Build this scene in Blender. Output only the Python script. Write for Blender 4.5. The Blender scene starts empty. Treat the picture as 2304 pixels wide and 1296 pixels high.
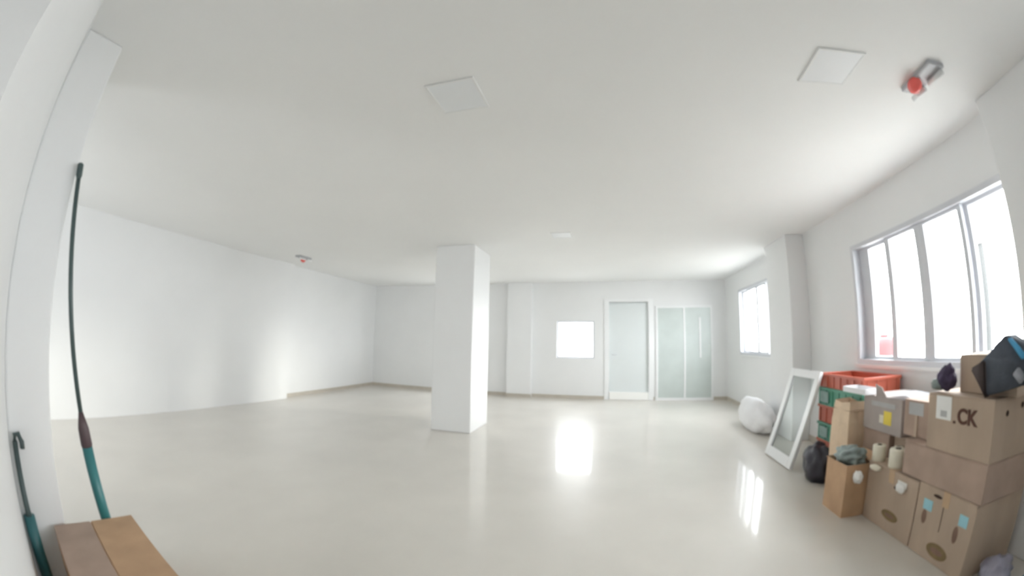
import bpy, bmesh, math, random
from mathutils import Vector, Matrix, noise

random.seed(7)
S = bpy.context.scene
COL = S.collection

# ------------------------------------------------------------------ camera
# very wide lens with barrel distortion, held at chest height in the corner
cd = bpy.data.cameras.new('camera')
cam = bpy.data.objects.new('camera', cd)
COL.objects.link(cam)
RIGHT = (0.96815483, 0.24970801, 0.01794811)
UP = (0.01707191, -0.13737469, 0.99037202)
FWD = (-0.24976944, 0.95852705, 0.13726297)
M = Matrix((RIGHT, UP, tuple(-a for a in FWD))).transposed().to_4x4()
M.translation = Vector((0, 0, 1.33))
cam.matrix_world = M
cd.lens = 9.0
cd.sensor_width = 36.0
cd.sensor_height = 20.25
cd.sensor_fit = 'HORIZONTAL'
cd.clip_start = 0.02
cd.clip_end = 200
cd.type = 'PANO'
cy = cd
cy.panorama_type = 'FISHEYE_LENS_POLYNOMIAL'
cy.fisheye_fov = math.radians(230)
cy.fisheye_polynomial_k0 = 0.0
cy.fisheye_polynomial_k1 = -1.36006937 / 18.0
cy.fisheye_polynomial_k2 = 0.0
cy.fisheye_polynomial_k3 = 0.3524919 / 18.0 ** 3
cy.fisheye_polynomial_k4 = -0.2211309 / 18.0 ** 4
# the photograph is focused far too close, everything is slightly soft
cd.dof.use_dof = True
cd.dof.focus_distance = 0.40
cd.dof.aperture_fstop = cd.lens / (2 * 1.15)      # about a 2.3 mm iris
S.camera = cam

# ------------------------------------------------------------------ light
W = bpy.data.worlds.new('overcast_sky')
S.world = W
W.use_nodes = True
bg = W.node_tree.nodes['Background']
bg.inputs[0].default_value = (0.96, 0.97, 1.0, 1)
bg.inputs[1].default_value = 20.0

sd = bpy.data.lights.new('low_hazy_sun', 'SUN')
sd.energy = 3.5
sd.angle = math.radians(14)
sd.color = (1.0, 0.96, 0.88)
sun = bpy.data.objects.new('low_hazy_sun', sd)
COL.objects.link(sun)
sdir = Vector((-1.0, -0.18, -0.17))
sun.rotation_euler = sdir.to_track_quat('-Z', 'Y').to_euler()


def portal(loc, rot, sx, sy):
    l = bpy.data.lights.new('window_portal', 'AREA')
    l.shape = 'RECTANGLE'
    l.size, l.size_y = sx, sy
    l.cycles.is_portal = True
    o = bpy.data.objects.new('window_portal', l)
    o.location = loc
    o.rotation_euler = rot
    COL.objects.link(o)


portal((2.93, 2.77, 1.655), (0, math.radians(90), 0), 1.26, 2.36)
portal((2.93, 6.83, 1.685), (0, math.radians(90), 0), 1.34, 2.12)
portal((-0.755, 9.06, 1.36), (math.radians(-90), 0, 0), 0.95, 0.95)

portal((2.93, .42, 1.66), (0, math.radians(90), 0), 1.12, .66)  # portals of the three added fill windows, this and two below
portal((-3.62, 9.06, 1.42), (math.radians(-90), 0, 0), 1.1, 1.05)
portal((-4.65, -1.53, 1.62), (math.radians(90), 0, 0), 1.2, 1.05)

S.view_settings.view_transform = 'Standard'
S.view_settings.look = 'None'
S.view_settings.exposure = 0.0
S.view_settings.gamma = 1.0
S.view_settings.use_curve_mapping = False
S.cycles.max_bounces = 14
S.cycles.diffuse_bounces = 12
S.cycles.glossy_bounces = 4
S.cycles.transparent_max_bounces = 8
S.cycles.caustics_reflective = False
S.cycles.caustics_refractive = False
S.cycles.sample_clamp_indirect = 6.0
S.cycles.use_denoising = True

# ------------------------------------------------------------------ materials
MATS = {}


def mat(name, col, rough=0.6, var=0.0, scale=8.0, bump=0.0, bscale=60.0, metal=0.0, spec=0.5,
        stretch=(1, 1, 1), coat=0.0, coat_rough=0.05):
    m = bpy.data.materials.new(name)
    m.use_nodes = True
    nt = m.node_tree
    p = nt.nodes['Principled BSDF']
    p.inputs['Base Color'].default_value = (*col, 1)
    p.inputs['Roughness'].default_value = rough
    p.inputs['Metallic'].default_value = metal
    p.inputs['Specular IOR Level'].default_value = spec
    p.inputs['Coat Weight'].default_value = coat
    p.inputs['Coat Roughness'].default_value = coat_rough
    tc = nt.nodes.new('ShaderNodeTexCoord')
    mp = nt.nodes.new('ShaderNodeMapping')
    mp.inputs['Scale'].default_value = stretch
    nt.links.new(tc.outputs['Object'], mp.inputs['Vector'])
    if var > 0:
        n = nt.nodes.new('ShaderNodeTexNoise')
        n.inputs['Scale'].default_value = scale
        n.inputs['Detail'].default_value = 4
        r = nt.nodes.new('ShaderNodeValToRGB')
        r.color_ramp.elements[0].position = 0.3
        r.color_ramp.elements[1].position = 0.7
        r.color_ramp.elements[0].color = (*[c * (1 - var) for c in col], 1)
        r.color_ramp.elements[1].color = (*[min(1, c * (1 + var)) for c in col], 1)
        nt.links.new(mp.outputs[0], n.inputs['Vector'])
        nt.links.new(n.outputs['Fac'], r.inputs['Fac'])
        nt.links.new(r.outputs['Color'], p.inputs['Base Color'])
    if bump > 0:
        n2 = nt.nodes.new('ShaderNodeTexNoise')
        n2.inputs['Scale'].default_value = bscale
        n2.inputs['Detail'].default_value = 3
        b = nt.nodes.new('ShaderNodeBump')
        b.inputs['Strength'].default_value = bump
        b.inputs['Distance'].default_value = 0.01
        nt.links.new(mp.outputs[0], n2.inputs['Vector'])
        nt.links.new(n2.outputs['Fac'], b.inputs['Height'])
        nt.links.new(b.outputs['Normal'], p.inputs['Normal'])
    MATS[name] = m
    return m


def glass_mat(name, tint, gloss=0.08, rough=0.0):
    """Thin flat pane: mostly see-through with a weak mirror on it."""
    m = bpy.data.materials.new(name)
    m.use_nodes = True
    nt = m.node_tree
    nt.nodes.remove(nt.nodes['Principled BSDF'])
    out = nt.nodes['Material Output']
    t = nt.nodes.new('ShaderNodeBsdfTransparent')
    t.inputs[0].default_value = (*tint, 1)
    g = nt.nodes.new('ShaderNodeBsdfGlossy')
    g.inputs['Roughness'].default_value = rough
    x = nt.nodes.new('ShaderNodeMixShader')
    x.inputs[0].default_value = gloss
    nt.links.new(t.outputs[0], x.inputs[1])
    nt.links.new(g.outputs[0], x.inputs[2])
    nt.links.new(x.outputs[0], out.inputs[0])
    MATS[name] = m
    return m


mat('wall_paint', (0.805, 0.812, 0.818), 0.7, 0.012, 1.5, 0.05, 90)
mat('ceiling_paint', (0.845, 0.85, 0.848), 0.8, 0.01, 1.2, 0.04, 80)
mat('floor_tile', (0.64, 0.61, 0.56), 0.35, 0.05, 1.3, 0, 60, spec=0.3, coat=0.6, coat_rough=0.06)
mat('skirting_stone', (0.52, 0.48, 0.42), 0.35, 0.06, 5)
mat('window_metal', (0.60, 0.615, 0.65), 0.4, 0.02, 6)
mat('white_lacquer', (0.84, 0.85, 0.86), 0.35, 0.01, 4)
mat('bright_strip_white', (0.92, 0.92, 0.90), 0.5, 0.01, 4)  # pale colour of the bright strip at the door's foot
mat('door_paint', (0.71, 0.75, 0.755), 0.4, 0.01, 3)
mat('frosted_green', (0.56, 0.615, 0.60), 0.3, 0.05, 2.5)
mat('cardboard', (0.42, 0.325, 0.25), 0.8, 0.10, 5, 0.12, 120, stretch=(1, 1, .3))
mat('cardboard_light', (0.5, 0.38, 0.27), 0.8, 0.08, 5, 0.12, 120)
mat('cardboard_orange', (0.47, 0.305, 0.185), 0.8, 0.10, 6, 0.12, 120)
mat('cardboard_red', (0.38, 0.28, 0.225), 0.8, 0.10, 6, 0.12, 120)
mat('cardboard_grey', (0.40, 0.35, 0.325), 0.8, 0.08, 6, 0.10, 120)
mat('cardboard_inner', (0.30, 0.20, 0.13), 0.85, 0.10, 6)
mat('packing_tape', (0.45, 0.31, 0.19), 0.3, 0.04, 8)
mat('print_faint', (0.20, 0.12, 0.085), 0.7, 0.2, 12)
mat('print_brown', (0.085, 0.03, 0.016), 0.7, 0.2, 12)
mat('print_ochre', (0.19, 0.13, 0.06), 0.7, 0.2, 12)
mat('slot_dark', (0.045, 0.025, 0.018), 0.9, 0.1, 10)
mat('label_white', (0.80, 0.80, 0.78), 0.5, 0.02, 10)
mat('label_grey', (0.42, 0.42, 0.42), 0.5, 0.05, 10)
mat('label_cyan', (0.30, 0.56, 0.64), 0.45, 0.06, 10)
mat('label_yellow', (0.72, 0.56, 0.06), 0.5, 0.06, 10)
mat('crate_orange', (0.48, 0.115, 0.07), 0.4, 0.06, 5)
mat('crate_green', (0.075, 0.27, 0.19), 0.4, 0.08, 5)
mat('crate_label', (0.30, 0.42, 0.40), 0.5, 0.1, 12)
mat('bin_bag', (0.022, 0.02, 0.03), 0.35, 0.2, 7, 0.3, 25)
mat('dark_purple_cloth', (0.05, 0.035, 0.075), 0.8, 0.25, 12, 0.3, 60)
mat('backpack_grey', (0.055, 0.065, 0.085), 0.7, 0.25, 9, 0.25, 90)
mat('backpack_brown', (0.055, 0.04, 0.038), 0.75, 0.2, 9, 0.2, 90)
mat('backpack_blue', (0.06, 0.30, 0.52), 0.6, 0.08, 9)
mat('cloth_grey', (0.30, 0.31, 0.34), 0.8, 0.1, 9)
mat('sheet_white', (0.80, 0.80, 0.82), 0.35, 0.03, 6, 0.25, 14)
mat('plastic_film', (0.85, 0.87, 0.90), 0.16, 0.03, 8, 0.3, 18)
mat('film_greygreen', (0.23, 0.28, 0.27), 0.28, 0.25, 9, 0.5, 22)
mat('bundle_cream', (0.74, 0.70, 0.58), 0.6, 0.06, 15)
mat('paper_tan', (0.68, 0.53, 0.38), 0.8, 0.06, 9, 0.15, 30)
mat('lilac_plastic', (0.30, 0.29, 0.36), 0.35, 0.2, 8, 0.3, 20)
mat('blue_plastic', (0.04, 0.20, 0.32), 0.35, 0.2, 8, 0.3, 20)
mat('pole_dark', (0.055, 0.085, 0.085), 0.4, 0.15, 10)
mat('pole_teal', (0.025, 0.155, 0.165), 0.35, 0.08, 6)
mat('pole_darkteal', (0.03, 0.13, 0.145), 0.4, 0.1, 6)
mat('collar_maroon', (0.07, 0.045, 0.05), 0.5, 0.1, 8)
mat('lamp_diffuser', (0.80, 0.82, 0.84), 0.4, 0.01, 4)
mat('lamp_trim', (0.80, 0.81, 0.81), 0.5, 0.01, 4)
mat('alarm_red', (0.72, 0.11, 0.095), 0.25, 0.04, 6)
mat('alarm_grey', (0.45, 0.46, 0.48), 0.5, 0.04, 6)
mat('yard_concrete', (0.62, 0.61, 0.58), 0.9, 0.1, 0.6)
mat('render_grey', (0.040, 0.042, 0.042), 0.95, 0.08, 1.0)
mat('tank_red', (0.075, 0.008, 0.010), 0.5, 0.05, 2)
glass_mat('pane_glass', (0.97, 0.985, 0.98))
glass_mat('sash_glass', (0.90, 0.93, 0.92), 0.05, 0.3)


# ------------------------------------------------------------------ mesh helpers
def link(name, me, m, parent=None, loc=None):
    o = bpy.data.objects.new(name, me)
    COL.objects.link(o)
    if m is not None:
        for k in (m if isinstance(m, (list, tuple)) else [m]):
            me.materials.append(MATS[k])
    if parent is not None:
        o.parent = parent
        if loc is None:
            rl = root_loc(parent)
            me.transform(Matrix.Translation(-rl))
    if loc is not None:
        o.location = loc
    return o


def root_loc(o):
    v = Vector((0, 0, 0))
    while o is not None:
        v += o.location
        o = o.parent
    return v


def tomesh(bm, name, smooth=False):
    bmesh.ops.recalc_face_normals(bm, faces=bm.faces)
    me = bpy.data.meshes.new(name)
    bm.to_mesh(me)
    bm.free()
    if smooth:
        for p in me.polygons:
            p.use_smooth = True
    return me


def bx(bm, x0, x1, y0, y1, z0, z1, bev=0.0):
    r = bmesh.ops.create_cube(bm, size=1.0)
    vs = r['verts']
    for v in vs:
        v.co = Vector((x0 + (v.co.x + .5) * (x1 - x0), y0 + (v.co.y + .5) * (y1 - y0), z0 + (v.co.z + .5) * (z1 - z0)))
    if bev > 0:
        es = list({e for v in vs for e in v.link_edges})
        bmesh.ops.bevel(bm, geom=es, offset=bev, segments=2, affect='EDGES', profile=0.6)


def box(name, m, b, parent=None, bev=0.0):
    bm = bmesh.new()
    bx(bm, *b, bev=bev)
    return link(name, tomesh(bm, name), m, parent)


def boxes(name, m, bl, parent=None, bev=0.0):
    bm = bmesh.new()
    for b in bl:
        bx(bm, *b, bev=bev)
    return link(name, tomesh(bm, name), m, parent)


def tube(bm, pts, rad, seg=14, caps=True):
    """Round tube through pts; rad a number or a list."""
    pts = [Vector(p) for p in pts]
    rads = rad if isinstance(rad, (list, tuple)) else [rad] * len(pts)
    rings = []
    for i, p in enumerate(pts):
        t = (pts[min(i + 1, len(pts) - 1)] - pts[max(i - 1, 0)]).normalized()
        a = Vector((0, 0, 1)) if abs(t.z) < 0.9 else Vector((1, 0, 0))
        u = t.cross(a).normalized()
        w = t.cross(u).normalized()
        rings.append([bm.verts.new(p + (u * math.cos(k * 2 * math.pi / seg) + w * math.sin(k * 2 * math.pi / seg)) * rads[i])
                      for k in range(seg)])
    for a, b in zip(rings, rings[1:]):
        for k in range(seg):
            bm.faces.new((a[k], a[(k + 1) % seg], b[(k + 1) % seg], b[k]))
    if caps:
        bm.faces.new(rings[0][::-1])
        bm.faces.new(rings[-1])


def tubeobj(name, m, pts, rad, parent=None, seg=14):
    bm = bmesh.new()
    tube(bm, pts, rad, seg)
    return link(name, tomesh(bm, name, True), m, parent)


def blob(name, m, c, r, amp=0.25, freq=2.2, seed=0, parent=None, flat=None, sub=4, fn=None):
    """Crumpled soft body; flat = z below which it lies flat."""
    bm = bmesh.new()
    bmesh.ops.create_icosphere(bm, subdivisions=sub, radius=1.0)
    for v in bm.verts:
        n = v.co.normalized()
        d = noise.noise(n * freq + Vector((seed * 7.3, seed, 1.7 * seed))) * amp
        d += abs(noise.noise(n * freq * 2.6 + Vector((seed, 3.1 * seed, 5)))) * amp * 0.5
        q = n * (1 + d)
        if fn:
            q = fn(q)
        v.co = Vector((c[0] + q.x * r[0], c[1] + q.y * r[1], c[2] + q.z * r[2]))
        if flat is not None and v.co.z < flat:
            v.co.z = flat
    return link(name, tomesh(bm, name, True), m, parent)


def tag(o, label, cat, group=None, kind=None):
    o['label'] = label
    o['category'] = cat
    if group:
        o['group'] = group
    if kind:
        o['kind'] = kind
    return o


def thing(name, label, cat, loc, group=None):
    o = bpy.data.objects.new(name, None)
    o.empty_display_size = 0.1
    o.location = loc
    COL.objects.link(o)
    return tag(o, label, cat, group)


def struct(o, label=None):
    o['kind'] = 'structure'
    if label:
        o['label'] = label
    return o


def copy_tree(root, loc):
    c = root.copy()
    COL.objects.link(c)
    c.location = loc
    for ch in list(root.children):
        d = ch.copy()
        COL.objects.link(d)
        d.parent = c
        for g in list(ch.children):
            e = g.copy()
            COL.objects.link(e)
            e.parent = d
    return c


# ------------------------------------------------------------------ room shell
H = 2.7
XL, XR, YF = -6.08, 2.69, 8.8
struct(box('floor', 'floor_tile', (-6.5, 2.99, -1.5, 9.1, -0.12, 0)), 'polished beige stone floor mirroring the windows')
struct(box('ceiling', 'ceiling_paint', (-6.5, 2.99, -1.5, 9.1, H, H + 0.15)), 'plain white plastered ceiling')

# right wall with two window openings and the added one
WA = (1.62, 3.92, 1.045, 2.265)      # near window  y0 y1 z0 z1
WB = (5.80, 7.86, 1.04, 2.33)      # far window
WC = (.12, .72, 1.12, 2.20)      # added for fill light, unseen beside the camera behind the near pilaster
T = 0.22
X1 = XR + T
struct(boxes('wall_right', 'wall_paint', [
    (XR, X1, -1.5, WC[0], 0, H), (XR, X1, WC[1], WA[0], 0, H), (XR, X1, WC[0], WC[1], 0, WC[2]), (XR, X1, WC[0], WC[1], WC[3], H),
    (XR, X1, WA[1], WB[0], 0, H), (XR, X1, WB[1], 9.1, 0, H),
    (XR, X1, WA[0], WA[1], 0, WA[2]), (XR, X1, WA[0], WA[1], WA[3], H),
    (XR, X1, WB[0], WB[1], 0, WB[2]), (XR, X1, WB[0], WB[1], WB[3], H)]), 'white wall with the two sliding windows')
# far wall with the small window and the opening of the door
SW = (-1.19, -0.32, 0.93, 1.79)    # small window  x0 x1 z0 z1
DO = (-0.02, 0.95, 0.0, 2.22)
SV = (-4.12, -3.12, 0.93, 1.90)   # window added for fill light, hidden behind the column
Y1 = YF + 0.22
struct(boxes('wall_far', 'wall_paint', [
    (-6.5, SV[0], YF, Y1, 0, H), (SV[1], SW[0], YF, Y1, 0, H), (SV[0], SV[1], YF, Y1, 0, SV[2]), (SV[0], SV[1], YF, Y1, SV[3], H), (SW[1], DO[0], YF, Y1, 0, H), (DO[1], 2.69, YF, Y1, 0, H),
    (SW[0], SW[1], YF, Y1, 0, SW[2]), (SW[0], SW[1], YF, Y1, SW[3], H), (DO[0], DO[1], YF, Y1, DO[3], H)]),
    'white end wall with a small bright window and a door')
# left wall: the nearer stretch stands slightly proud
struct(boxes('wall_left', 'wall_paint', [(XL - 0.3, XL, -1.5, 5.66, 0, H), (XL - 0.3, XL - 0.09, 5.66, YF, 0, H)]),
       'long blank white wall')
# wall behind the camera, with the slanted jamb beside which the picture was taken
BL = (-5.2, -4.1, 1.15, 2.1)  # back wall window added for fill light, out of view
struct(boxes('wall_back', 'wall_paint', [
    (-1.5, 2.69, -1.5, -1.25, 0, H),
    (XL, BL[0], -1.5, -1.25, 0, H), (BL[1], -2.6, -1.5, -1.25, 0, H), (BL[0], BL[1], -1.5, -1.25, 0, BL[2]), (BL[0], BL[1], -1.5, -1.25, BL[3], H)]), 'white wall behind the camera')
bm = bmesh.new()
vs = [bm.verts.new(p) for p in [(-2.25, 0.242, 0), (-.62, -0.014, 0), (-1.5, -1.5, 0), (-2.6, -1.5, 0)]]
f = bm.faces.new(vs)
r = bmesh.ops.extrude_face_region(bm, geom=[f])
for v in r['geom']:
    if isinstance(v, bmesh.types.BMVert):
        v.co.z = H
struct(link('wall_jamb', tomesh(bm, 'wall_jamb'), 'wall_paint'), 'white wall end beside the camera')


def pillar(name, label, x0, x1, y0, y1):
    o = box(name, 'wall_paint', (x0, x1, y0, y1, 0, H), bev=0.012)
    return struct(o, label)


pillar('column_free', 'free-standing square white column', -2.48, -1.87, 5.0, 5.75)
pillar('pilaster_right', 'white pilaster between the two windows', 2.42, XR, 5.0, 5.75)
pillar('pilaster_right_near', 'white pilaster at the near end of the window wall', 2.5, XR, 0.98, 1.72)
pillar('pilaster_left', 'white pilaster where the poles lean', -2.8, -2.24, 0.242, 0.475)
pillar('pilaster_far', 'shallow white pilaster on the end wall', -2.37, -1.77, 8.68, YF)

# low stone skirtings
sk = 0.075
struct(boxes('baseboard_far', 'skirting_stone', [(-6.17, -2.37, YF - .012, YF, 0, sk), (-1.77, DO[0] - .07, YF - .012, YF, 0, sk),
                                                   (DO[1] + .07, 1.05, YF - .012, YF, 0, sk), (2.38, 2.69, YF - .012, YF, 0, sk),
                                                   (-2.38, -1.76, 8.668, 8.68, 0, sk)]))
struct(boxes('baseboard_left', 'skirting_stone', [(XL - .09, XL - .078, 5.66, YF - .012, 0, sk)]))
struct(boxes('baseboard_right', 'skirting_stone', [(XR - .012, XR, 5.75, YF - .012, 0, sk), (XR - .012, XR, 1.72, 5.0, 0, sk)]))


# ------------------------------------------------------------------ windows
def sliding_window(name, label, win, mull, xin):
    """Aluminium sliding window in the right wall; mull = list of (y0, y1, on the inner track)."""
    y0, y1, z0, z1 = win
    root = bpy.data.objects.new(name, None)
    root.location = (XR, (y0 + y1) / 2, z0)
    COL.objects.link(root)
    struct(root, label)
    b = 0.045
    xo = xin + 0.12
    boxes('window_frame', 'window_metal', [
        (xin - .02, xo, y0, y1, z0, z0 + b), (xin - .02, xo, y0, y1, z1 - b, z1),
        (xin - .02, xo, y0, y0 + b, z0 + b, z1 - b), (xin - .02, xo, y1 - b, y1, z0 + b, z1 - b)], root)
    box('window_sill', 'wall_paint', (XR - .03, xo, y0 - .03, y1 + .03, z0 - .035, z0), root, bev=0.006)
    for (a, c, st, lvl) in mull:
        xa = xin + (0.015 if lvl else 0.06)
        sash = boxes('sash', 'window_metal', [
            (xa, xa + .035, a, a + st[0], z0 + b, z1 - b), (xa, xa + .035, c - st[1], c, z0 + b, z1 - b),
            (xa, xa + .035, a + st[0], c - st[1], z0 + b, z0 + b + .03), (xa, xa + .035, a + st[0], c - st[1], z1 - b - .03, z1 - b)],
            root, bev=0.004)
        box('pane', 'pane_glass', (xa + .014, xa + .020, a + st[0], c - st[1], z0 + b + .03, z1 - b - .03), sash)
    return root


# pane edges read off the photograph: 3.68-3.38, 3.28-2.90, 2.77-2.35, 2.26-1.8
sliding_window('window_1', 'wide white sliding window of four panes above the boxes', WA, [
    (3.345, 3.875, (.085, .17), 0), (2.86, 3.36, (.065, .065), 1), (2.32, 2.86, (.05, .07), 1), (1.66, 2.36, (.06, .08), 0)], XR + 0.005)
sliding_window('window_2', 'white sliding window beyond the pilaster', WB, [
    (7.42, 7.82, (.05, .05), 0), (6.94, 7.44, (.06, .05), 1), (6.50, 6.96, (.06, .06), 1), (5.84, 6.52, (.05, .06), 0)], XR + 0.005)
sliding_window('fill_window_near', 'added white sliding window for fill light, unseen beside the camera', WC, [(.40, .68, (.05, .05), 0), (.16, .45, (.05, .05), 1)], XR + 0.005)

for nm, (a, b_, c, d), lb_ in (('window_3', SW, 'small square bright window in the end wall'), ('fill_window_hidden', SV, 'added window in the end wall for fill light, hidden behind the column')):
    wn = bpy.data.objects.new(nm, None)
    wn.location = ((a + b_) / 2, YF, c)
    COL.objects.link(wn)
    struct(wn, lb_)
    boxes('window_frame', 'window_metal', [(a, b_, YF + .05, YF + .13, c, c + .035), (a, b_, YF + .05, YF + .13, d - .035, d),
                                           (a, a + .035, YF + .05, YF + .13, c + .035, d - .035), (b_ - .035, b_, YF + .05, YF + .13, c + .035, d - .035)], wn)
    box('pane', 'pane_glass', (a + .035, b_ - .035, YF + .08, YF + .086, c + .035, d - .035), wn)

for nm, (a, b_, c, d) in (('fill_window_back', BL),):
    wn = bpy.data.objects.new(nm, None)
    wn.location = ((a + b_) / 2, -1.4, c)
    COL.objects.link(wn)
    struct(wn, 'added window for fill light, unseen behind the camera')
    mid = (a + b_) / 2
    boxes('window_frame', 'window_metal', [(a, b_, -1.42, -1.34, c, c + .04), (a, b_, -1.42, -1.34, d - .04, d), (a, a + .04, -1.42, -1.34, c + .04, d - .04),
                                           (b_ - .04, b_, -1.42, -1.34, c + .04, d - .04), (mid - .025, mid + .025, -1.42, -1.34, c + .04, d - .04)], wn)
    box('pane', 'pane_glass', (a + .04, mid - .025, -1.385, -1.379, c + .04, d - .04), wn)
    box('pane', 'pane_glass', (mid + .025, b_ - .04, -1.385, -1.379, c + .04, d - .04), wn)

# ------------------------------------------------------------------ doors
dr = bpy.data.objects.new('door_1', None)
dr.location = ((DO[0] + DO[1]) / 2, YF, 0)
COL.objects.link(dr)
struct(dr, 'plain pale door with a bright white strip at its foot')
boxes('door_frame', 'white_lacquer', [(DO[0] - .07, DO[0] + .04, YF - .02, YF + .14, 0, DO[3]), (DO[1] - .04, DO[1] + .07, YF - .02, YF + .14, 0, DO[3]),
                                      (DO[0] - .07, DO[1] + .07, YF - .02, YF + .14, DO[3], DO[3] + .07)], dr, bev=.004)
leaf = box('door_leaf', 'door_paint', (DO[0] + .0395, DO[1] - .0395, YF + .04, YF + .08, 0.001, DO[3]), dr, bev=.004)
box('bright_foot_strip', 'bright_strip_white', (DO[0] + .045, DO[1] - .045, YF - .035, YF + .0395, .004, .175), leaf, bev=.004)  # white block standing in for the bright strip at the door's foot
bm = bmesh.new()
tube(bm, [(DO[0] + .11, YF + .04, 1.02), (DO[0] + .11, YF + .0, 1.02), (DO[0] + .21, YF + .0, 1.02)], .009, 10)
link('door_handle', tomesh(bm, 'door_handle', True), 'window_metal', leaf)

d2 = bpy.data.objects.new('door_2', None)
d2.location = (1.72, YF, 0)
COL.objects.link(d2)
struct(d2, 'pale greenish glazed panel beside the door')
boxes('door_frame', 'white_lacquer', [(1.07, 1.12, YF - .03, YF, 0, 2.12), (2.32, 2.37, YF - .03, YF, 0, 2.12), (1.12, 2.32, YF - .03, YF, 2.07, 2.12),
                                      (1.12, 2.32, YF - .03, YF, 0, .06)], d2, bev=.004)
box('door_panel', 'frosted_green', (1.12, 1.70, YF - .018, YF - .006, .06, 2.07), d2)
box('door_panel', 'frosted_green', (1.74, 2.32, YF - .018, YF - .006, .06, 2.07), d2)
box('door_rail', 'white_lacquer', (1.70, 1.74, YF - .03, YF, .06, 2.07), d2, bev=.003)
boxes('door_handle', 'white_lacquer', [(2.05, 2.09, YF - .04, YF - .03, .95, 1.85), (2.06, 2.08, YF - .03, YF - .018, 1.0, 1.04), (2.06, 2.08, YF - .03, YF - .018, 1.76, 1.80)], d2, bev=.003)

# ------------------------------------------------------------------ outside
struct(box('yard_ground', 'yard_concrete', (2.95, 16, -8, 22, -.4, -.25)), 'pale concrete yard outside the windows')
struct(box('yard_ground_far', 'yard_concrete', (-10, 2.95, 9.1, 22, -.4, -.25)))


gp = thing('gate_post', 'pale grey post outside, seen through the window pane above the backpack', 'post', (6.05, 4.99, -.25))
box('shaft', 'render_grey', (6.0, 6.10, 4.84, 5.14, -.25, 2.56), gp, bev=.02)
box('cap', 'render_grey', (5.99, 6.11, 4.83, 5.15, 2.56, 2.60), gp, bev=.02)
tk = thing('water_tank', 'red tank outside, low in the pane farthest from the backpack', 'tank', (6.5, 8.40, -.25))
bm = bmesh.new()
tube(bm, [(6.5, 8.40, -.25), (6.5, 8.40, -.2), (6.5, 8.40, 1.1), (6.5, 8.40, 1.2), (6.5, 8.40, 1.27)], [.29, .32, .32, .29, .18], 28)
link('body', tomesh(bm, 'body', True), 'tank_red', tk)
bm = bmesh.new()
tube(bm, [(6.5, 8.40, 1.26), (6.5, 8.40, 1.33)], .11, 20)
link('lid', tomesh(bm, 'lid', True), 'tank_red', tk)

# ------------------------------------------------------------------ ceiling fittings
def ceiling_panel(x, y, s, label):
    t = thing('ceiling_light', label, 'ceiling light', (x, y, H), 'square ceiling lights')
    h = s / 2
    boxes('lamp_trim', 'lamp_trim', [(x - h, x + h, y - h, y - h + .014, H - .010, H), (x - h, x + h, y + h - .014, y + h, H - .010, H),
                                    (x - h, x - h + .014, y - h + .014, y + h - .014, H - .010, H), (x + h - .014, x + h, y - h + .014, y + h - .014, H - .010, H)], t, bev=.003)
    box('diffuser', 'lamp_diffuser', (x - h + .014, x + h - .014, y - h + .014, y + h - .014, H - .008, H), t)
    return t


ceiling_panel(1.27, 1.64, .29, 'unlit square white ceiling light near the red alarm lamp')
ceiling_panel(-.79, 1.72, .29, 'unlit square ceiling light by itself in the middle of the ceiling')
ceiling_panel(-.58, 4.75, .26, 'small square ceiling light before the end wall, beyond the column')


def alarm(x, y, label, sc=1.0):
    t = thing('alarm_lamp', label, 'alarm', (x, y, H), 'red alarm lamps on the ceiling')
    box('base', 'alarm_grey', (x - .06, x + .065, y - .17, y + .13, H - .03, H), t, bev=.008)
    tubeobj('lamp_tube', 'white_lacquer', [(x + .045, y - .15, H - .05), (x + .045, y - .02, H - .05)], .018, t)
    tubeobj('lamp_tube', 'white_lacquer', [(x + .045, y + .03, H - .05), (x + .045, y + .15, H - .05)], .018, t)
    bm = bmesh.new()
    bmesh.ops.create_uvsphere(bm, u_segments=20, v_segments=12, radius=.048)
    for v in bm.verts:
        v.co = Vector((v.co.x * .8 + x - .045, v.co.y * 1.15 + y + .02, v.co.z * 1.0 + H - .048))
    link('red_lens', tomesh(bm, 'red_lens', True), 'alarm_red', t)
    return t


alarm(1.885, 1.62, 'red domed alarm lamp with white tube beside the near ceiling light')
alarm(-5.25, 5.1, 'tiny distant red alarm lamp by the left wall')


# ------------------------------------------------------------------ cartons
def text_mesh(s, size, ext=0.0015):
    cu = bpy.data.curves.new('lettering', 'FONT')
    cu.body = s
    cu.size = size
    cu.extrude = ext
    cu.offset = size * 0.035
    o = bpy.data.objects.new('lettering', cu)
    COL.objects.link(o)
    me = bpy.data.meshes.new_from_object(o.evaluated_get(bpy.context.evaluated_depsgraph_get()))
    bpy.data.objects.remove(o)
    return me


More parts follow.
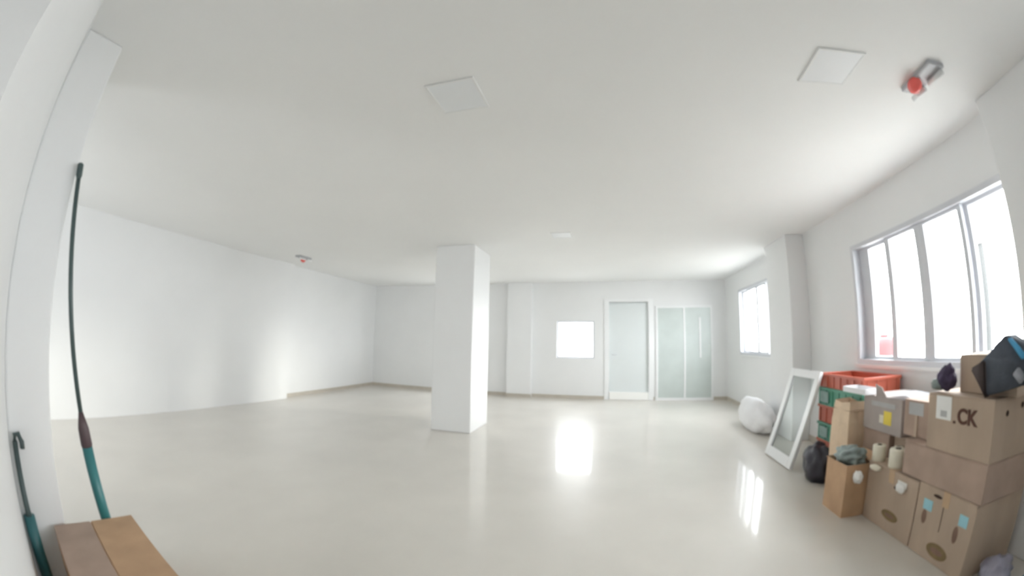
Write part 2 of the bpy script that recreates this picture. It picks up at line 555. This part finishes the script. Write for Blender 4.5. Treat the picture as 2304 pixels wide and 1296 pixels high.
def carton(label, b, body='cardboard', seam='y', tape=True, group='cardboard boxes along the window wall', name='cardboard_box'):
    x0, x1, y0, y1, z0, z1 = b
    t = thing(name, label, 'box', ((x0 + x1) / 2, (y0 + y1) / 2, z0), group)
    box('body', body, (x0, x1, y0, y1, z0, z1 - .006), t, bev=.006)
    g = .003
    if seam == 'y':          # the seam between the two flaps runs along y
        xm = (x0 + x1) / 2
        box('flap', body, (x0, xm - g, y0, y1, z1 - .006, z1), t, bev=.002)
        box('flap', body, (xm + g, x1, y0, y1, z1 - .006, z1), t, bev=.002)
        if tape:
            box('tape', 'packing_tape', (xm - .03, xm + .03, y0 - .0015, y1 + .0015, z1, z1 + .001), t)
    else:
        ym = (y0 + y1) / 2
        box('flap', body, (x0, x1, y0, ym - g, z1 - .006, z1), t, bev=.002)
        box('flap', body, (x0, x1, ym + g, y1, z1 - .006, z1), t, bev=.002)
        if tape:
            box('tape', 'packing_tape', (x0 - .0015, x1, ym - .03, ym + .03, z1, z1 + .001), t)
            box('tape', 'packing_tape', (x0 - .0015, x0 - .0002, ym - .03, ym + .03, z1 - .09, z1), t)
    return t


def patch(name, m, x, y0, y1, z0, z1, parent, d=.002):
    """Flat label on a face that looks towards -x."""
    return box(name, m, (x - d, x - .0003, y0, y1, z0, z1), parent)


def oval(name, m, x, yc, zc, ry, rz, parent, ring=0.0, tilt=0.0, d=.002):
    bm = bmesh.new()
    n = 28
    def P(k, f):
        a = 2 * math.pi * k / n
        y, z = ry * f * math.cos(a), rz * f * math.sin(a)
        return (yc + y * math.cos(tilt) - z * math.sin(tilt), zc + y * math.sin(tilt) + z * math.cos(tilt))
    o = [bm.verts.new((x - d, *P(k, 1))) for k in range(n)]
    ob = [bm.verts.new((x - .0003, *P(k, 1))) for k in range(n)]
    for k in range(n):
        bm.faces.new((o[k], o[(k + 1) % n], ob[(k + 1) % n], ob[k]))
    if ring > 0:
        i = [bm.verts.new((x - d, *P(k, ring))) for k in range(n)]
        for k in range(n):
            bm.faces.new((o[k], o[(k + 1) % n], i[(k + 1) % n], i[k]))
    else:
        bm.faces.new(o)
    return link(name, tomesh(bm, name), m, parent)


FX = 1.96
# bottom row
cA = carton('lower brown carton with cream rolls on top, beside the open box', (FX, 2.42, 2.085, 2.66, 0, .43), 'cardboard', 'x')
oval('handle_slot', 'slot_dark', FX, 2.29, .325, .045, .014, cA)
oval('print_mark', 'print_ochre', FX, 2.335, .12, .095, .035, cA, tilt=.0)
oval('print_mark', 'print_faint', FX, 2.335, .12, .055, .012, cA, d=.003)
patch('packing_slip', 'label_white', FX, 2.20, 2.30, .345, .385, cA)
cB = carton('lower brown carton with two cyan stickers and an oval print', (FX, 2.42, 1.55, 2.075, 0, .44), 'cardboard', 'x')
patch('sticker', 'label_cyan', FX, 1.925, 2.01, .29, .355, cB)
patch('sticker', 'label_cyan', FX, 1.60, 1.675, .295, .36, cB)
oval('print_mark', 'print_faint', FX, 1.985, .245, .022, .045, cB)
oval('print_mark', 'print_faint', FX, 1.68, .235, .022, .05, cB)
oval('logo', 'print_ochre', FX, 1.80, .085, .10, .045, cB)
oval('logo', 'print_faint', FX, 1.80, .085, .06, .018, cB, d=.003)
box('slot', 'slot_dark', (FX - .001, FX, 1.822, 1.828, .20, .43), cB)
oval('handle_slot', 'slot_dark', FX, 1.89, .395, .04, .010, cB)
# middle
cD = carton('wide plain brown carton under the lettered box', (FX, 2.42, 1.53, 2.275, .442, .655), 'cardboard_red', 'y')
# lettered carton and the one above it
cK = carton('big brown carton with CK lettering and a white paper label', (FX, 2.40, 1.53, 2.07, .656, .975), 'cardboard', 'y', tape=False)
lab = patch('paper_label', 'label_white', FX, 1.865, 1.995, .835, .965, cK, .003)
patch('label_print', 'label_grey', FX - .003, 1.90, 1.955, .85, .885, lab, .001)


def letters(s, size, y, z, parent, width):
    me = text_mesh(s, size)
    xs = [v.co.x for v in me.vertices]
    w = max(xs) - min(xs)
    k = width / w
    x0 = min(xs)
    for v in me.vertices:
        px, pz, pd = (v.co.x - x0) * k, v.co.y, v.co.z
        v.co = Vector((FX - .0016 - pd, y - px, z + pz))
    me.materials.clear()
    return link('lettering', me, 'print_brown', parent)


letters('CK', .112, 1.812, .832, cK, .165)
oval('print_mark', 'print_brown', FX, 1.836, .832, .012, .008, cK)
# dark marks on the end that faces the camera
for mx, mz, mr in ((2.085, .895, .016), (2.24, .918, .016)):
    bm = bmesh.new()
    bmesh.ops.create_circle(bm, cap_ends=True, segments=18, radius=mr, matrix=Matrix.Translation((mx, 1.528, mz)) @ Matrix.Rotation(math.pi / 2, 4, 'X'))
    link('print_mark', tomesh(bm, 'print_mark'), 'slot_dark', cK)
cT = carton('plain brown carton topmost under the dark backpack', (2.09, 2.44, 1.47, 1.925, .976, 1.185), 'cardboard', 'y')
# set-back cartons
cG = carton('greyish carton with a yellow sticker above the cream rolls', (2.12, 2.55, 2.52, 3.01, .60, .865), 'cardboard_grey', 'x', tape=False)
patch('sticker', 'label_yellow', 2.12, 2.64, 2.735, .665, .765, cG)
patch('sticker', 'bundle_cream', 2.12, 2.74, 2.79, .67, .73, cG)
patch('print_band', 'label_grey', 2.12, 2.60, 2.90, .79, .825, cG)
# a standing flap of that carton
bm = bmesh.new()
fv = [bm.verts.new(p) for p in [(2.125, 2.85, .866), (2.125, 2.72, .866), (2.115, 2.765, .935), (2.11, 2.84, .955)]]
fb = [bm.verts.new((v.co.x + .005, v.co.y, v.co.z)) for v in fv]
bm.faces.new(fv)
bm.faces.new(fb[::-1])
for k in range(4):
    bm.faces.new((fv[k], fv[(k + 1) % 4], fb[(k + 1) % 4], fb[k]))
link('raised_flap', tomesh(bm, 'raised_flap'), 'cardboard_grey', cG)
cH = carton('brown carton standing behind the open box, under the greyish one', (2.14, 2.58, 2.672, 3.02, 0, .599), 'cardboard_red', 'x', tape=False)
cF = carton('low brown carton close behind the cream rolls, under the greyish one', (2.175, 2.42, 2.295, 2.655, .4315, .598), 'cardboard', 'x', tape=False)
cE = carton('narrow reddish carton squeezed beside the lettered box', (2.06, 2.40, 2.12, 2.42, .657, .895), 'cardboard_red', 'x', tape=False)
patch('paper_label', 'label_grey', 2.06, 2.22, 2.37, .80, .88, cE)
box('corner_strip', 'cardboard', (2.052, 2.0597, 2.27, 2.30, .66, .80), cE)

# cream rolls and small white things on the lower carton
def roll(x, y, z, r, h, label, ax='z', m='bundle_cream', core=True):
    t = thing('roll', label, 'roll', (x, y, z), 'rolls and packets on the lower carton')
    bm = bmesh.new()
    p0 = Vector((x, y, z))
    v = Vector((0, 0, h))
    tube(bm, [p0, p0 + v * .06, p0 + v * .94, p0 + v], [r * .93, r, r, r * .93], 20)
    link('roll_body', tomesh(bm, 'roll_body', True), m, t)
    if core:
        bm = bmesh.new()
        tube(bm, [p0 + v, p0 + v + Vector((0, 0, .003))], r * .35, 14)
        link('core', tomesh(bm, 'core', True), 'slot_dark', t)
    return t


roll(2.013, 2.622, .4305, .050, .115, 'tall cream roll standing at the corner by the open box')
roll(2.025, 2.415, .4305, .062, .13, 'thicker cream roll standing against the wide carton')
roll(2.115, 2.52, .4305, .040, .11, 'shorter cream roll behind the other two')


# small white packets lying on the open box and on the carton edge
def packet(c, r, seed, label, m='label_white', flat=None):
    o = blob('packet', m, c, r, .25, 1.8, seed, flat=flat, sub=3)
    return tag(o, label, 'packet')


# ------------------------------------------------------------------ open box with plastic film
OX0, OX1, OY0, OY1, OZ = 1.77, 2.03, 2.672, 2.965, .40
ob = thing('open_box', 'open orange-brown carton full of crumpled grey-green film on the floor', 'box', ((OX0 + OX1) / 2, (OY0 + OY1) / 2, 0),
           'cardboard boxes along the window wall')
w = .006
boxes('body', 'cardboard_orange', [(OX0, OX1, OY0, OY1, 0, w), (OX0, OX0 + w, OY0, OY1, w, OZ), (OX1 - w, OX1, OY0, OY1, w, OZ),
                                   (OX0 + w, OX1 - w, OY0, OY0 + w, w, OZ), (OX0 + w, OX1 - w, OY1 - w, OY1, w, OZ)], ob)
bm = bmesh.new()
for quad in ([(OX1, OY0, OZ), (OX1, OY1, OZ), (OX1 + .07, OY1, OZ + .04), (OX1 + .07, OY0 + .02, OZ + .04)],
             [(OX0, OY1, OZ), (OX1, OY1, OZ), (OX1 - .02, OY1 + .05, OZ - .02), (OX0 + .02, OY1 + .05, OZ - .02)]):
    lo = [bm.verts.new(p) for p in quad]
    up = [bm.verts.new((p[0], p[1], p[2] + .004)) for p in quad]
    bm.faces.new(lo)
    bm.faces.new(up[::-1])
    for k in range(4):
        bm.faces.new((lo[k], lo[(k + 1) % 4], up[(k + 1) % 4], up[k]))
link('flap', tomesh(bm, 'flap'), 'cardboard_orange', ob)
tag(blob('plastic_film', 'film_greygreen', (1.895, 2.82, .425), (.105, .12, .085), .35, 2.6, 3, sub=4),
    'crumpled grey-green plastic film in the open box', 'plastic film')
packet((1.845, 2.629, .325), (.032, .05, .045), 5, 'small white packet hanging at the near corner of the open box')
packet((1.925, 2.53, .412), (.03, .055, .02), 6, 'small cream packet beside the foremost cream roll', 'bundle_cream')
packet((1.943, 2.245, .345), (.018, .05, .030), 8, 'small white packet tucked at the front of the lower carton')

# tall paper bag behind the open box
pb = thing('paper_bag', 'tall tan paper bag standing between the open box and crates', 'bag', (2.11, 3.15, 0))
bm = bmesh.new()
rings = []
for z, s in ((0, 0), (.02, .002), (.40, .006), (.62, 0), (.74, -.012), (.785, -.02)):
    q = [(2.01 - s, 3.06 - s), (2.12, 3.06 - s + .012 * (z > .3)), (2.20 + s, 3.06 - s), (2.20 + s, 3.16), (2.20 + s, 3.335 + s),
         (2.11, 3.335 + s), (2.01 - s, 3.335 + s), (2.01 - s - .008 * (z > .3), 3.20)]
    rings.append([bm.verts.new((x, y, z + (.012 * math.sin(9 * x + 23 * y) if z > .75 else 0))) for x, y in q])
for a, b in zip(rings, rings[1:]):
    for k in range(8):
        bm.faces.new((a[k], a[(k + 1) % 8], b[(k + 1) % 8], b[k]))
bm.faces.new(rings[0][::-1])
link('body', tomesh(bm, 'body'), 'paper_tan', pb)
bm = bmesh.new()
rr = [[bm.verts.new((2.105 + (v[0] - 2.105) * k, 3.2 + (v[1] - 3.2) * k, z)) for v in
       [(2.01, 3.06), (2.20, 3.06), (2.20, 3.335), (2.01, 3.335)]] for k, z in ((.96, .72), (.5, .74))]
for k in range(4):
    bm.faces.new((rr[0][k], rr[0][(k + 1) % 4], rr[1][(k + 1) % 4], rr[1][k]))
bm.faces.new(rr[1])
link('contents', tomesh(bm, 'contents'), 'cardboard_inner', pb)


# ------------------------------------------------------------------ orange and green crates
def crate(z0, z1, m, label, dx=0.0, dy=0.0, lab=False):
    x0, x1, y0, y1 = 2.22 + dx, 2.655, 3.18 + dy, 3.99 + dy
    t = thing('crate', label, 'crate', ((x0 + x1) / 2, (y0 + y1) / 2, z0), 'stack of plastic crates by the leaning sash')
    w = .008
    boxes('body', m, [(x0 + .012, x1 - .012, y0 + .012, y1 - .012, z0, z0 + w), (x0 + .012, x0 + .02, y0 + .012, y1 - .012, z0 + w, z1 - .02),
                      (x1 - .02, x1 - .012, y0 + .012, y1 - .012, z0 + w, z1 - .02), (x0 + .02, x1 - .02, y0 + .012, y0 + .02, z0 + w, z1 - .02),
                      (x0 + .02, x1 - .02, y1 - .02, y1 - .012, z0 + w, z1 - .02)], t)
    boxes('rim', m, [(x0, x1, y0, y0 + .02, z1 - .028, z1 - .001), (x0, x1, y1 - .02, y1, z1 - .028, z1 - .001), (x0, x0 + .02, y0 + .02, y1 - .02, z1 - .028, z1 - .001),
                     (x1 - .02, x1, y0 + .02, y1 - .02, z1 - .028, z1 - .001)], t, bev=.003)
    ribs = []
    for k in range(7):
        y = y0 + .05 + k * (y1 - y0 - .1) / 6
        ribs.append((x0 + .004, x0 + .012, y - .008, y + .008, z0 + .01, z1 - .028))
    for k in range(4):
        x = x0 + .05 + k * (x1 - x0 - .1) / 3
        ribs.append((x - .008, x + .008, y0 + .004, y0 + .012, z0 + .01, z1 - .028))
    for r_ in ribs:
        box('rib', m, r_, t)
    if lab:
        patch('label', 'crate_label', x0 + .003, y1 - .22, y1 - .06, z0 + .03, z1 - .04, t)
    return t


ZS = [0, .13, .30, .475, .65, .83, .97]
NM = ['lowest green crate of the stack, behind the black bag', 'orange crate, second from the floor, above the black bag',
      'green crate, third from the floor in the stack', 'orange crate, fourth from the floor, behind the paper bag',
      'green crate just below the top orange one', 'orange crate on top of the crate stack']
for k in range(6):
    crate(ZS[k], ZS[k + 1], 'crate_green' if k % 2 == 0 else 'crate_orange', NM[k], (0, .012, 0, .01, 0, .006)[k], (.0, .012, -.006, .008, 0, -.01)[k], k in (2, 4))

# black bag in front of the crates
tag(blob('bin_bag', 'bin_bag', (2.02, 3.54, .15), (.13, .18, .20), .22, 2.4, 11, flat=.0), 'black plastic bag slumped on the floor before the crates', 'bag')

# white tray on the greyish carton
tr = thing('tray', 'flat white tray lying on the greyish carton beside the crates', 'tray', (2.13, 3.06, .866))
box('body', 'sheet_white', (2.06, 2.20, 2.91, 3.22, .8665, .874), tr)
boxes('rim', 'sheet_white', [(2.05, 2.06, 2.90, 3.23, .8665, .912), (2.20, 2.21, 2.90, 3.23, .8665, .912), (2.06, 2.20, 2.90, 2.91, .8665, .912),
                             (2.06, 2.20, 3.22, 3.23, .8665, .912)], tr, bev=.003)

# glossy white plastic sheet
bm = bmesh.new()
N1, N2 = 16, 10
g = [[None] * (N2 + 1) for _ in range(N1 + 1)]
for i in range(N1 + 1):
    for j in range(N2 + 1):
        y = 2.73 - .30 * i / N1
        x = 2.13 + .30 * j / N2
        z = .888 + .010 * noise.noise(Vector((x * 9, y * 9, 3))) + .004
        g[i][j] = bm.verts.new((x, y, z))
for i in range(N1):
    for j in range(N2):
        bm.faces.new((g[i][j], g[i + 1][j], g[i + 1][j + 1], g[i][j + 1]))
r = bmesh.ops.solidify(bm, geom=bm.faces[:], thickness=.006)
tag(link('plastic_sheet', tomesh(bm, 'plastic_sheet', True), 'plastic_film'), 'shiny white plastic sheet lying on the greyish carton', 'plastic sheet')

# ------------------------------------------------------------------ things on top of the cartons
# dark crumpled cloth bag, upright with a pointed top
def taper(q):
    k = 1.0 - .30 * max(q.z, 0)
    return Vector((q.x * k, q.y * k - .30 * q.z * (q.z > 0), q.z))


cb = tag(blob('cloth_bag', 'dark_purple_cloth', (2.035, 1.99, 1.062), (.050, .075, .074), .25, 2.2, 21, fn=taper), 'dark purple cloth bag propped upright on the lettered carton', 'bag')
blob('side_pocket', 'film_greygreen', (2.02, 2.05, 1.018), (.04, .045, .033), .3, 2.5, 22, parent=cb, sub=3)

# dark backpack, lying tilted with its front corner hanging down
bp = thing('backpack', 'dark grey backpack with blue corner slumped over the top carton', 'backpack', (2.02, 1.5, .98))


def slab(name, m, poly, x0, x1, parent, bev=.012):
    """Soft-edged slab: outline poly in (y, z) at front x0(y,z), thickness to x1."""
    bm = bmesh.new()
    f_ = [bm.verts.new((x0, y - .175, z)) for y, z in poly]
    b_ = [bm.verts.new((x1, y - .175, z)) for y, z in poly]
    n = len(poly)
    bm.faces.new(f_)
    bm.faces.new(b_[::-1])
    for k in range(n):
        bm.faces.new((f_[k], f_[(k + 1) % n], b_[(k + 1) % n], b_[k]))
    bmesh.ops.bevel(bm, geom=bm.edges[:], offset=bev, segments=3, affect='EDGES')
    return link(name, tomesh(bm, name, True), m, parent)


slab('body', 'backpack_grey', [(1.905, 1.115), (1.66, 1.285), (1.49, 1.20), (1.45, 1.04), (1.56, 1.06), (1.70, 1.01), (1.80, .985)], 1.98, 2.085, bp)
slab('side_panel', 'backpack_brown', [(1.915, 1.12), (1.80, 1.17), (1.79, .97)], 1.965, 2.02, bp)
slab('blue_corner', 'backpack_blue', [(1.635, 1.262), (1.615, 1.268), (1.51, 1.185), (1.535, 1.165)], 1.965, 1.99, bp, .005)
slab('front_pocket', 'cloth_grey', [(1.60, 1.10), (1.56, 1.135), (1.51, 1.09), (1.545, 1.055)], 1.963, 1.99, bp, .006)
bm = bmesh.new()
tube(bm, [(2.03, 1.62, 1.18), (2.03, 1.595, 1.225), (2.03, 1.565, 1.245), (2.03, 1.545, 1.24), (2.03, 1.53, 1.22)], .006, 8)
link('strap', tomesh(bm, 'strap', True), 'cloth_grey', bp)

# ------------------------------------------------------------------ leaning white sash and the wrapped sack behind it
ls = thing('leaning_sash', 'white glazed window sash leaning against the crates', 'window sash', (1.9, 4.18, 0))
P0, P1 = Vector((1.895, 4.52, .004)), Vector((1.895, 3.845, .004))
ey = (P1 - P0).normalized()
eu = Vector((.305, 0, .95)).normalized()
en = ey.cross(eu)
if en.x > 0:
    en = -en
Wd, Hh, dp = (P1 - P0).length, 1.025, .035
sw_ = .085


def plank(name, m, u0, u1, v0, v1, d0, d1, parent):
    bm = bmesh.new()
    bx(bm, u0, u1, v0, v1, d0, d1, bev=.004 if d1 - d0 > .01 else 0)
    for v in bm.verts:
        v.co = P0 + ey * v.co.x + eu * v.co.y + en * v.co.z
    return link(name, tomesh(bm, name), m, parent)


plank('stile', 'white_lacquer', 0, sw_, 0, Hh, 0, dp, ls)
plank('stile', 'white_lacquer', Wd - sw_, Wd, 0, Hh, 0, dp, ls)
plank('rail', 'white_lacquer', sw_, Wd - sw_, 0, .11, 0, dp, ls)
plank('rail', 'white_lacquer', sw_, Wd - sw_, Hh - .085, Hh, 0, dp, ls)
plank('pane', 'sash_glass', sw_, Wd - sw_, .11, Hh - .085, .013, .019, ls)
plank('bead', 'window_metal', sw_, sw_ + .014, .11, Hh - .085, .02, .03, ls)
plank('bead', 'window_metal', Wd - sw_ - .014, Wd - sw_, .11, Hh - .085, .02, .03, ls)

sk_ = tag(blob('white_sack', 'sheet_white', (2.22, 5.80, .21), (.17, .58, .26), .18, 2.0, 31, flat=0.0), 'white wrapped sack lying along the wall behind the sash', 'sack')

# ------------------------------------------------------------------ floor bags at the near end
tag(blob('plastic_bag', 'lilac_plastic', (2.13, 1.40, .075), (.10, .10, .085), .35, 2.4, 41, flat=0.0), 'crumpled grey-lilac plastic bag on the floor before the cartons', 'bag')
tag(blob('plastic_bag', 'blue_plastic', (2.25, 1.13, .10), (.10, .10, .12), .35, 2.4, 43, flat=0.0), 'blue plastic bag on the floor by the near pilaster', 'bag')

# ------------------------------------------------------------------ left corner: two poles and a carton
def lerp(a, b, t):
    return tuple(a[i] + (b[i] - a[i]) * t for i in range(3))


A0, A1 = (-2.14, .745, .0), (-2.205, .475, 2.02)
A0 = (-2.207, .745, .0)
p1 = thing('pole', 'tall extension pole with teal lower tube leaning by the pilaster', 'pole', A0)
zt = lambda z: lerp(A0, A1, z / 2.02)
tubeobj('inner_rod', 'pole_dark', [zt(.80), zt(1.4), zt(1.97)], .012, p1)
tubeobj('end_cap', 'pole_dark', [zt(1.945), zt(1.96), zt(2.012), zt(2.02)], [.012, .017, .017, .011], p1)
tubeobj('collar', 'collar_maroon', [zt(.70), zt(.72), zt(.80), zt(.88)], [.024, .031, .029, .012], p1)
tubeobj('outer_tube', 'pole_teal', [zt(.0), zt(.35), zt(.71)], .0285, p1)
B0, B1 = (-2.195, .285, 0), (-2.195, .252 + .012, .80)
p2 = thing('pole', 'short dark teal pole with a hooked end in the corner', 'pole', B0)
zb = lambda z: lerp(B0, B1, z / .8)
tubeobj('outer_tube', 'pole_darkteal', [zb(0), zb(.42)], .031, p2)
tubeobj('inner_rod', 'pole_dark', [zb(.40), zb(.44), zb(.76)], [.022, .015, .014], p2)
bm = bmesh.new()
q = Vector(zb(.76))
tube(bm, [q, q + Vector((0, .002, .03)), q + Vector((.005, .02, .035)), q + Vector((.01, .035, .0)), q + Vector((.01, .035, -.03))], .013, 10)
link('hook', tomesh(bm, 'hook', True), 'pole_dark', p2)

LB = (-2.14, -1.44, .395, .825, 0, .35)
lb = thing('cardboard_box', 'orange-brown carton on the floor at the foot of the poles', 'box', ((LB[0] + LB[1]) / 2, (LB[2] + LB[3]) / 2, 0),
           'cardboard boxes in the corner')
box('body', 'cardboard_orange', (LB[0], LB[1], LB[2], LB[3], 0, LB[5] - .006), lb, bev=.006)
box('flap', 'cardboard_red', (LB[0], LB[1], LB[2], .595, LB[5] - .006, LB[5]), lb, bev=.002)
box('flap', 'cardboard_orange', (LB[0], LB[1], .601, LB[3], LB[5] - .006, LB[5]), lb, bev=.002)
_c = Vector((LB[0], LB[3], 0))
_r = Matrix.Rotation(-.157, 3, 'Z')
lb.location = _c + _r @ (lb.location - _c)
lb.rotation_euler = (0, 0, -.157)
